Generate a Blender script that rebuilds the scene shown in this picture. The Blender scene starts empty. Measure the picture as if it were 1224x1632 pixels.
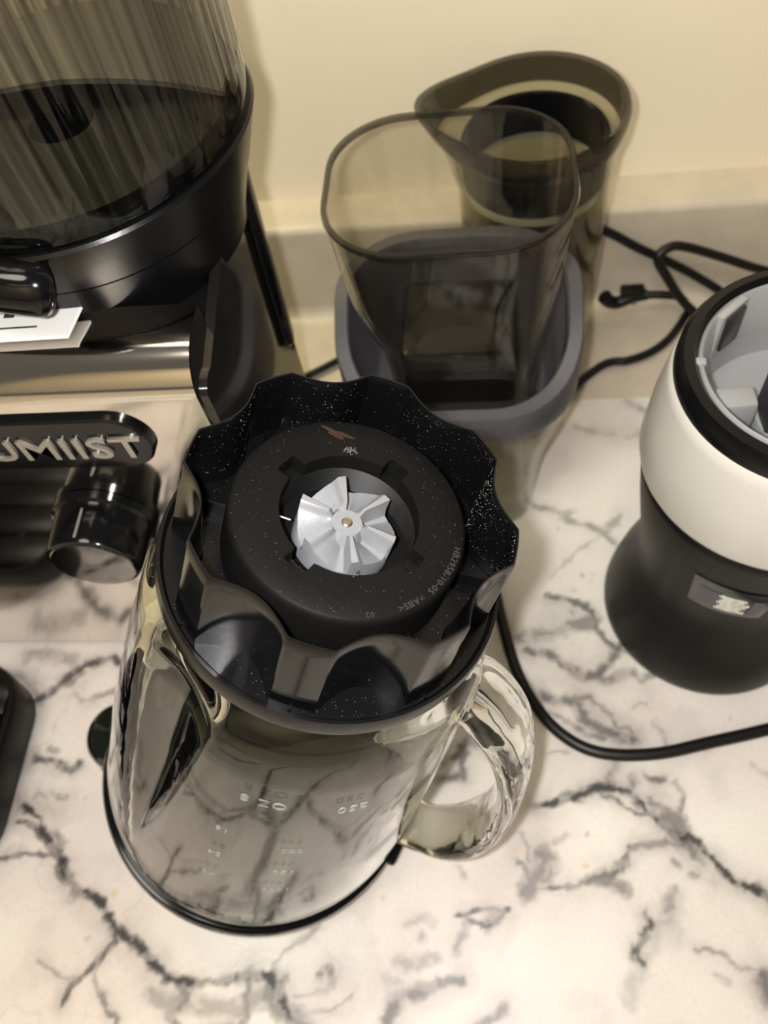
import bpy, bmesh, math, random
import numpy as np
from mathutils import Vector, Matrix

random.seed(7)
rng = np.random.default_rng(11)
SC = bpy.context.scene
COL = SC.collection
R = math.radians

# ------------------------------------------------------------------ camera
# world: X along the back wall, Y towards the wall, Z up; the counter surface is z = 0
CAM = Vector((0.0, 0.0, 0.446))
CAM_ROT = Matrix(((0.9910, 0.0180, 0.1324),
                  (0.0526, 0.8585, -0.5101),
                  (-0.1229, 0.5125, 0.8498)))
cam_data = bpy.data.cameras.new('camera')
cam = bpy.data.objects.new('camera', cam_data)
COL.objects.link(cam)
q = CAM_ROT.to_quaternion(); q.normalize()
cam.matrix_world = Matrix.Translation(CAM) @ q.to_matrix().to_4x4()
cam_data.sensor_fit = 'VERTICAL'
cam_data.sensor_height = 36.0
cam_data.lens = 1300.0 / 1632.0 * 36.0
cam_data.clip_start = 0.01
cam_data.dof.use_dof = True
cam_data.dof.focus_distance = 0.245
cam_data.dof.aperture_fstop = 12.5
SC.camera = cam

# ------------------------------------------------------------------ world, lights, exposure
world = bpy.data.worlds.new('world')
SC.world = world
world.use_nodes = True
world.node_tree.nodes['Background'].inputs[0].default_value = (1.0, 0.90, 0.76, 1)
world.node_tree.nodes['Background'].inputs[1].default_value = 0.115

def light(name, kind, loc, energy, color, target=None, **kw):
    d = bpy.data.lights.new(name, kind)
    d.energy = energy; d.color = color
    for k, v in kw.items(): setattr(d, k, v)
    o = bpy.data.objects.new(name, d); COL.objects.link(o)
    o.location = loc
    if target is not None:
        o.rotation_euler = (Vector(target) - Vector(loc)).to_track_quat('-Z', 'Y').to_euler()
    return o
# the phone's flash, just left of the lens
light('flash', 'POINT', CAM + Vector((-0.016, 0.004, 0.004)), 5.4, (1.0, 0.975, 0.955), shadow_soft_size=0.005)
# broad kitchen ceiling lamp
light('ceiling_lamp', 'AREA', (-.35, -.35, 1.9), 16.0, (1.0, 0.92, 0.80), (-.05, .2, 0.0), shape='DISK', size=0.7)
# unseen fill lamp added so the far wall shows bright in the steel
light('far_wall_fill', 'AREA', (-.2, -1.35, 1.7), 19.0, (1.0, 0.86, 0.60), (-.2, -2.0, .9), shape='RECTANGLE', size=1.0, size_y=.2)
# warm strip lamp under the wall cabinet, left of the frame
light('cabinet_lamp', 'AREA', (-.36, .445, .56), 3.4, (1.0, 0.91, 0.56), (-.30, .41, 0.0), shape='RECTANGLE', size=0.22, size_y=0.03)

SC.view_settings.view_transform = 'Standard'
SC.view_settings.look = 'None'
SC.view_settings.gamma = 1.0
SC.view_settings.use_curve_mapping = False
SC.view_settings.exposure = 0.0
SC.cycles.sample_clamp_indirect = 6.0
SC.cycles.transparent_max_bounces = 24
SC.cycles.transmission_bounces = 14
SC.cycles.max_bounces = 16

# ------------------------------------------------------------------ materials
def new_mat(name):
    m = bpy.data.materials.new(name); m.use_nodes = True
    return m, m.node_tree.nodes, m.node_tree.links

def plain(name, color, rough=0.5, metal=0.0, bump=0.0, bscale=300.0, var=0.0, vscale=20.0, coat=0.0, spec=0.5, rvar=0.0):
    m, N, L = new_mat(name)
    b = N['Principled BSDF']
    b.inputs['Base Color'].default_value = (*color, 1)
    b.inputs['Roughness'].default_value = rough
    b.inputs['Metallic'].default_value = metal
    b.inputs['Specular IOR Level'].default_value = spec
    b.inputs['Coat Weight'].default_value = coat
    tc = N.new('ShaderNodeTexCoord')
    if var > 0 or rvar > 0:
        n = N.new('ShaderNodeTexNoise'); n.inputs['Scale'].default_value = vscale; n.inputs['Detail'].default_value = 6
        L.new(tc.outputs['Object'], n.inputs['Vector'])
        if var > 0:
            r = N.new('ShaderNodeValToRGB')
            r.color_ramp.elements[0].position = 0.3; r.color_ramp.elements[1].position = 0.7
            r.color_ramp.elements[0].color = (*[c * (1 - var) for c in color], 1)
            r.color_ramp.elements[1].color = (*[min(1, c * (1 + var)) for c in color], 1)
            L.new(n.outputs['Fac'], r.inputs['Fac']); L.new(r.outputs['Color'], b.inputs['Base Color'])
        if rvar > 0:
            mr = N.new('ShaderNodeMapRange'); mr.inputs[1].default_value = .3; mr.inputs[2].default_value = .7
            mr.inputs[3].default_value = rough - rvar; mr.inputs[4].default_value = rough + rvar
            L.new(n.outputs['Fac'], mr.inputs[0]); L.new(mr.outputs[0], b.inputs['Roughness'])
    if bump > 0:
        n2 = N.new('ShaderNodeTexNoise'); n2.inputs['Scale'].default_value = bscale; n2.inputs['Detail'].default_value = 3
        L.new(tc.outputs['Object'], n2.inputs['Vector'])
        bp = N.new('ShaderNodeBump'); bp.inputs['Strength'].default_value = bump; bp.inputs['Distance'].default_value = 0.0004
        L.new(n2.outputs['Fac'], bp.inputs['Height']); L.new(bp.outputs['Normal'], b.inputs['Normal'])
    return m

def clear_plastic(name, tint, ior=1.45, rough=0.03, haze=0.0, hazecol=(.3, .3, .28), ripple=0.0, streak=0.0):
    """thin tinted plastic: lets light through with a tint, reflects by Fresnel"""
    m, N, L = new_mat(name)
    N.remove(N['Principled BSDF'])
    out = N['Material Output']
    t = N.new('ShaderNodeBsdfTransparent'); t.inputs[0].default_value = (*tint, 1)
    if streak > 0:   # refraction streaks of the moulded ribs, put into the tint as bands
        tc0 = N.new('ShaderNodeTexCoord'); mp = N.new('ShaderNodeMapping'); mp.inputs['Scale'].default_value = (330, 330, 1.2)
        ns = N.new('ShaderNodeTexNoise'); ns.inputs['Scale'].default_value = 1.0; ns.inputs['Detail'].default_value = 3
        L.new(tc0.outputs['Object'], mp.inputs['Vector']); L.new(mp.outputs[0], ns.inputs['Vector'])
        cr = N.new('ShaderNodeValToRGB'); cr.color_ramp.elements[0].position = .30; cr.color_ramp.elements[1].position = .62
        cr.color_ramp.elements[0].color = (*[c * (1 - streak) for c in tint], 1)
        cr.color_ramp.elements[1].color = (*[min(1, c * (1 + streak * .35)) for c in tint], 1)
        L.new(ns.outputs['Fac'], cr.inputs['Fac']); L.new(cr.outputs['Color'], t.inputs[0])
    g = N.new('ShaderNodeBsdfGlossy'); g.inputs['Roughness'].default_value = rough
    mx = N.new('ShaderNodeMixShader')
    # Schlick reflectance, the same from both sides of the sheet
    lw = N.new('ShaderNodeLayerWeight'); lw.inputs['Blend'].default_value = .5
    p5 = N.new('ShaderNodeMath'); p5.operation = 'POWER'; p5.inputs[1].default_value = 5.0
    ma = N.new('ShaderNodeMath'); ma.operation = 'MULTIPLY_ADD'
    f0 = ((ior - 1) / (ior + 1)) ** 2
    ma.inputs[1].default_value = 1 - f0; ma.inputs[2].default_value = f0
    L.new(lw.outputs['Facing'], p5.inputs[0]); L.new(p5.outputs[0], ma.inputs[0])
    L.new(ma.outputs[0], mx.inputs[0])
    base = t
    if haze > 0:
        d = N.new('ShaderNodeBsdfDiffuse'); d.inputs[0].default_value = (*hazecol, 1)
        hm = N.new('ShaderNodeMixShader'); 
        tc = N.new('ShaderNodeTexCoord'); n = N.new('ShaderNodeTexNoise'); n.inputs['Scale'].default_value = 40; n.inputs['Detail'].default_value = 4
        L.new(tc.outputs['Object'], n.inputs['Vector'])
        mr = N.new('ShaderNodeMapRange'); mr.inputs[1].default_value = .3; mr.inputs[2].default_value = .75
        mr.inputs[3].default_value = haze * .5; mr.inputs[4].default_value = haze * 1.4
        L.new(n.outputs['Fac'], mr.inputs[0]); L.new(mr.outputs[0], hm.inputs[0])
        L.new(t.outputs[0], hm.inputs[1]); L.new(d.outputs[0], hm.inputs[2]); base = hm
    if ripple > 0:
        tc = N.new('ShaderNodeTexCoord'); n = N.new('ShaderNodeTexNoise'); n.inputs['Scale'].default_value = 30
        L.new(tc.outputs['Object'], n.inputs['Vector'])
        bp = N.new('ShaderNodeBump'); bp.inputs['Strength'].default_value = ripple; bp.inputs['Distance'].default_value = .002
        L.new(n.outputs['Fac'], bp.inputs['Height']); L.new(bp.outputs[0], g.inputs['Normal'])
    L.new(base.outputs[0], mx.inputs[1]); L.new(g.outputs[0], mx.inputs[2])
    L.new(mx.outputs[0], out.inputs['Surface'])
    return m

def glass(name, color=(.93, .97, .93), ior=1.34, rough=0.0, ripple=0.12, rscale=22.0):
    m, N, L = new_mat(name)
    b = N['Principled BSDF']
    b.inputs['Base Color'].default_value = (*color, 1)
    b.inputs['Roughness'].default_value = rough
    b.inputs['IOR'].default_value = ior
    b.inputs['Transmission Weight'].default_value = 1.0
    tc = N.new('ShaderNodeTexCoord'); n = N.new('ShaderNodeTexNoise'); n.inputs['Scale'].default_value = rscale
    n.inputs['Detail'].default_value = 1.5
    L.new(tc.outputs['Object'], n.inputs['Vector'])
    bp = N.new('ShaderNodeBump'); bp.inputs['Strength'].default_value = ripple; bp.inputs['Distance'].default_value = .004
    L.new(n.outputs['Fac'], bp.inputs['Height']); L.new(bp.outputs[0], b.inputs['Normal'])
    return m

M = {}
M['wall'] = plain('cream_wall_paint', (.86, .775, .60), .6, bump=.25, bscale=160, var=.04, vscale=5)
M['laminate'] = plain('beige_laminate', (.53, .465, .375), .42, var=.06, vscale=60, bump=.1, bscale=400)
M['black'] = plain('black_plastic', (.0035, .0035, .004), .26, bump=.06, bscale=500, spec=.24)
M['black_rim'] = plain('black_plastic_glossy', (.003, .003, .0035), .12, spec=.33)
M['black_matte'] = plain('black_plastic_satin', (.0045, .0043, .0041), .40, spec=.16, bump=.12, bscale=900)
M['disc'] = plain('black_plastic_disc', (.0052, .0050, .0047), .55, spec=.08, bump=.12, bscale=700, var=.15, vscale=40)
M['rubber'] = plain('black_rubber', (.012, .012, .013), .55, bump=.2, bscale=400)
M['cord'] = plain('black_cord_vinyl', (.006, .006, .006), .36, spec=.3, bump=.1, bscale=500)
M['grey_drive'] = plain('grey_nylon', (.205, .212, .226), .42, bump=.15, bscale=900, var=.05, vscale=200)
M['brass'] = plain('dull_steel_screw', (.42, .37, .30), .35, metal=1.0, var=.3, vscale=600)
M['chrome'] = plain('polished_steel', (.76, .72, .67), .10, metal=1.0, rvar=.03, vscale=8, bump=.03, bscale=30)
M['badge_letter'] = plain('pale_metal_letters', (.46, .43, .38), .3, metal=.7)
M['white_band'] = plain('ivory_white_plastic', (.52, .505, .465), .28, coat=.3)
M['grey_cup'] = plain('light_grey_plastic', (.27, .275, .28), .30, var=.03, vscale=30)
M['dark_cap'] = plain('dark_rubber_drive', (.022, .023, .026), .5)
M['collar_grey'] = plain('slate_grey_plastic', (.060, .058, .068), .42, bump=.1, bscale=500)
M['collar_tex'] = plain('slate_grey_textured', (.062, .060, .070), .5, bump=.9, bscale=900)
M['card'] = plain('white_card', (.82, .82, .80), .5, var=.03)
M['ink'] = plain('dark_ink', (.03, .035, .03), .6)
M['lint'] = plain('grey_lint', (.10, .098, .095), .8)
M['dust'] = plain('pale_dust', (.20, .19, .17), .8)
M['crumb'] = plain('tan_crumb', (.55, .33, .14), .7, var=.4, vscale=900)
M['smoke'] = clear_plastic('smoky_clear_plastic', (.90, .89, .865), rough=.02, haze=.015, hazecol=(.12, .115, .11))
M['smoke_dark'] = clear_plastic('dark_smoky_plastic', (.46, .455, .435), rough=.04, haze=.015, hazecol=(.09, .09, .085))
M['smoke_pitcher'] = clear_plastic('smoky_pitcher_plastic', (.84, .83, .76), rough=.03, haze=.03, hazecol=(.10, .10, .08))
M['smoke_hopper'] = clear_plastic('smoky_hopper_plastic', (.74, .735, .725), rough=.05, haze=.004, hazecol=(.20, .195, .19), streak=.45)
M['smoke_block'] = clear_plastic('smoky_pocket_plastic', (.34, .345, .365), rough=.06, haze=.03, hazecol=(.06, .06, .06))
M['shelf'] = plain('tan_grey_hopper_floor', (.14, .13, .105), .4)
M['well'] = plain('well_black', (.004, .004, .004), .5, spec=.2)
M['clear'] = clear_plastic('clear_plastic', (.88, .88, .83), rough=.05, haze=.07, hazecol=(.25, .245, .22))
M['glass'] = glass('jar_glass')
M['glass_handle'] = glass('handle_glass', (.95, .97, .93), ior=1.45, ripple=.30, rscale=45)
M['emboss'] = clear_plastic('embossed_glass', (.86, .90, .87), rough=.12, haze=.35, hazecol=(.5, .52, .5))
M['cap_glass'] = plain('dark_glossy_cap', (.004, .006, .005), .04, coat=.5)
M['white_line'] = plain('white_gasket', (.55, .56, .55), .4)
M['label_silver'] = plain('silver_label_print', (.60, .60, .54), .4, var=.3, vscale=400)
M['stain'] = plain('red_brown_stain', (.022, .009, .006), .3)
M['amber'] = clear_plastic('dark_amber_smear', (.5, .3, .2), rough=.1, haze=.5, hazecol=(.06, .02, .01))
M['inner_grey'] = plain('dark_grey_insert', (.018, .018, .020), .35)

# ------------------------------------------------------------------ mesh helpers
def link_mesh(name, me, mat, parent=None, loc=None):
    o = bpy.data.objects.new(name, me); COL.objects.link(o)
    if mat is not None: me.materials.append(mat)
    if parent is not None: o.parent = parent
    if loc is not None: o.location = loc
    return o

def from_bm(name, bm, mat, parent=None, smooth=True, angle=35, loc=None):
    bmesh.ops.remove_doubles(bm, verts=bm.verts, dist=1e-6)
    bmesh.ops.recalc_face_normals(bm, faces=bm.faces)
    me = bpy.data.meshes.new(name); bm.to_mesh(me); bm.free()
    if smooth:
        me.polygons.foreach_set('use_smooth', [True] * len(me.polygons))
        me.set_sharp_from_angle(angle=R(angle))
    return link_mesh(name, me, mat, parent, loc)

def tag(o, label=None, category=None, group=None, kind=None):
    if label: o['label'] = label
    if category: o['category'] = category
    if group: o['group'] = group
    if kind: o['kind'] = kind
    return o

def thing(name, label, category, loc=(0, 0, 0), rot=None, group=None):
    o = bpy.data.objects.new(name, None); COL.objects.link(o)
    o.empty_display_size = .02
    o.location = loc
    if rot is not None: o.rotation_euler = rot
    return tag(o, label, category, group)

def add_rings(bm, rings, close_u=True, cap0=False, cap1=False, loop=False):
    vs = [[bm.verts.new(p) for p in ring] for ring in rings]
    n = len(rings[0]); k = len(vs)
    for i in range(k if loop else k - 1):
        a, b = vs[i], vs[(i + 1) % k]
        for j in range(n if close_u else n - 1):
            j2 = (j + 1) % n
            bm.faces.new((a[j], a[j2], b[j2], b[j]))
    if cap0: bm.faces.new(list(reversed(vs[0])))
    if cap1: bm.faces.new(vs[-1])
    return vs

def lathe(bm, prof, n=64, c=(0, 0), rf=None, a0=0.0, a1=2 * math.pi, loop=True):
    """closed profile of (r, z) points spun round the z axis at c; rf(theta, r, z) -> r"""
    full = abs(a1 - a0 - 2 * math.pi) < 1e-6
    rings = []
    for (r, z) in prof:
        ring = []
        m = n if full else n + 1
        for j in range(m):
            t = a0 + (a1 - a0) * j / n
            rr = rf(t, r, z) if rf else r
            ring.append((c[0] + rr * math.cos(t), c[1] + rr * math.sin(t), z))
        rings.append(ring)
    add_rings(bm, rings, close_u=full, loop=loop)
    if not full:
        bm.verts.ensure_lookup_table()
        m = n + 1; k = len(prof); base = len(bm.verts) - m * k
        bm.faces.new([bm.verts[base + i * m] for i in range(k)])
        bm.faces.new([bm.verts[base + i * m + n] for i in reversed(range(k))])

def lathe_obj(name, prof, mat, parent=None, n=64, c=(0, 0), rf=None, angle=35, **kw):
    bm = bmesh.new(); lathe(bm, prof, n, c, rf, **kw)
    return from_bm(name, bm, mat, parent, angle=angle)

def add_box(bm, x0, x1, y0, y1, z0, z1, bev=0.0, seg=2):
    vs = [bm.verts.new((x, y, z)) for x in (x0, x1) for y in (y0, y1) for z in (z0, z1)]
    idx = ((0, 1, 3, 2), (4, 6, 7, 5), (0, 4, 5, 1), (2, 3, 7, 6), (0, 2, 6, 4), (1, 5, 7, 3))
    fs = [bm.faces.new([vs[i] for i in f]) for f in idx]
    if bev > 0:
        es = list({e for f in fs for e in f.edges})
        bmesh.ops.bevel(bm, geom=es, offset=bev, segments=seg, profile=.5, affect='EDGES')

def box_obj(name, b, mat, parent=None, bev=0.002, seg=2):
    bm = bmesh.new(); add_box(bm, *b, bev=bev, seg=seg)
    return from_bm(name, bm, mat, parent)

def spline(pts, sub=10):
    """Catmull-Rom through pts"""
    P = [Vector(p) for p in pts]
    P = [P[0] * 2 - P[1]] + P + [P[-1] * 2 - P[-2]]
    out = []
    for i in range(1, len(P) - 2):
        for s in range(sub):
            t = s / sub
            a, b, c, d = P[i - 1], P[i], P[i + 1], P[i + 2]
            out.append(.5 * ((2 * b) + (c - a) * t + (2 * a - 5 * b + 4 * c - d) * t * t + (3 * b - a - 3 * c + d) * t ** 3))
    out.append(P[-2])
    return out

def add_tube(bm, pts, rx, ry=None, n=12, up=(0, 0, 1)):
    """swept tube; rx, ry scalars or functions of 0..1; ry lies along `up`"""
    up = Vector(up); k = len(pts); rings = []
    for i, p in enumerate(pts):
        t = (pts[min(i + 1, k - 1)] - pts[max(i - 1, 0)]).normalized()
        s = t.cross(up)
        if s.length < 1e-4: s = t.cross(Vector((1, 0, 0)))
        s.normalize(); u = s.cross(t).normalized()
        f = i / (k - 1)
        a = rx(f) if callable(rx) else rx
        b = a if ry is None else (ry(f) if callable(ry) else ry)
        rings.append([tuple(p + s * (a * math.cos(2 * math.pi * j / n)) + u * (b * math.sin(2 * math.pi * j / n))) for j in range(n)])
    add_rings(bm, rings, cap0=True, cap1=True)

def tube_obj(name, pts, r, mat, parent=None, n=12, sub=10, ry=None, up=(0, 0, 1)):
    bm = bmesh.new(); add_tube(bm, spline(pts, sub), r, ry, n, up)
    return from_bm(name, bm, mat, parent, angle=60)

def rrect(w, d, rc, c=(0, 0), z=0.0, n=8, skew=None):
    """rounded rectangle ring, counter-clockwise; z may be a function of (x, y)"""
    out = []
    rc = min(rc, w / 2 - 1e-5, d / 2 - 1e-5)
    for cx, cy, a in ((w / 2 - rc, d / 2 - rc, 0), (-w / 2 + rc, d / 2 - rc, 90), (-w / 2 + rc, -d / 2 + rc, 180), (w / 2 - rc, -d / 2 + rc, 270)):
        for i in range(n + 1):
            t = R(a + 90 * i / n)
            x, y = cx + rc * math.cos(t), cy + rc * math.sin(t)
            out.append((c[0] + x, c[1] + y, z(x, y) if callable(z) else z))
    return out

def text_mesh(s, size, extrude=.0003, spacing=1.0, bold=0.0, shear=0.0, align='LEFT'):
    cu = bpy.data.curves.new('lettering', 'FONT')
    cu.body = s; cu.size = size; cu.extrude = extrude; cu.space_character = spacing
    cu.offset = bold; cu.shear = shear; cu.resolution_u = 3; cu.align_x = align
    o = bpy.data.objects.new('lettering', cu); COL.objects.link(o)
    dg = bpy.context.evaluated_depsgraph_get()
    me = bpy.data.meshes.new_from_object(o.evaluated_get(dg))
    bpy.data.objects.remove(o); bpy.data.curves.remove(cu)
    return me

# ------------------------------------------------------------------ setting
bm = bmesh.new(); add_box(bm, -1.6, 1.6, .478, .50, -.02, 1.6)
tag(from_bm('wall_back', bm, M['wall'], smooth=False), kind='structure', label='cream painted kitchen wall behind the appliances')

bm = bmesh.new(); add_box(bm, -1.6, 1.6, -2.02, -2.0, -.02, 2.0)
tag(from_bm('wall_front', bm, M['wall'], smooth=False), kind='structure', label='cream kitchen wall behind the photographer')
# counter top with a coved splash of the same laminate
ctop = tag(thing('counter_top', 'beige laminate counter top, bare along the backsplash', 'counter'), kind='structure')
bm = bmesh.new(); add_box(bm, -1.4, 1.4, -.75, .478, -.04, -.0009)
from_bm('slab', bm, M['laminate'], ctop, smooth=False)
prof = [(.4475, -.001), (.4475, .0)]
cr = .011
prof = [(.478, -.0012), (.4345, -.0012)] + [(.4345 + cr * math.sin(R(a)), -.0009 + cr * (1 - math.cos(R(a)))) for a in range(0, 91, 15)]
tr = .006
prof += [(.4455 + tr * (1 - math.cos(R(a))), .0795 - tr + tr * math.sin(R(a))) for a in range(0, 91, 18)] + [(.478, .0795)]
bm = bmesh.new()
add_rings(bm, [[(x, y, z) for (y, z) in prof] for x in (-1.4, 1.4)], close_u=True, cap0=True, cap1=True)
tag(from_bm('trim_1', bm, M['laminate'], angle=50), kind='structure', label='low beige laminate backsplash with a rounded top ledge')

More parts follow.
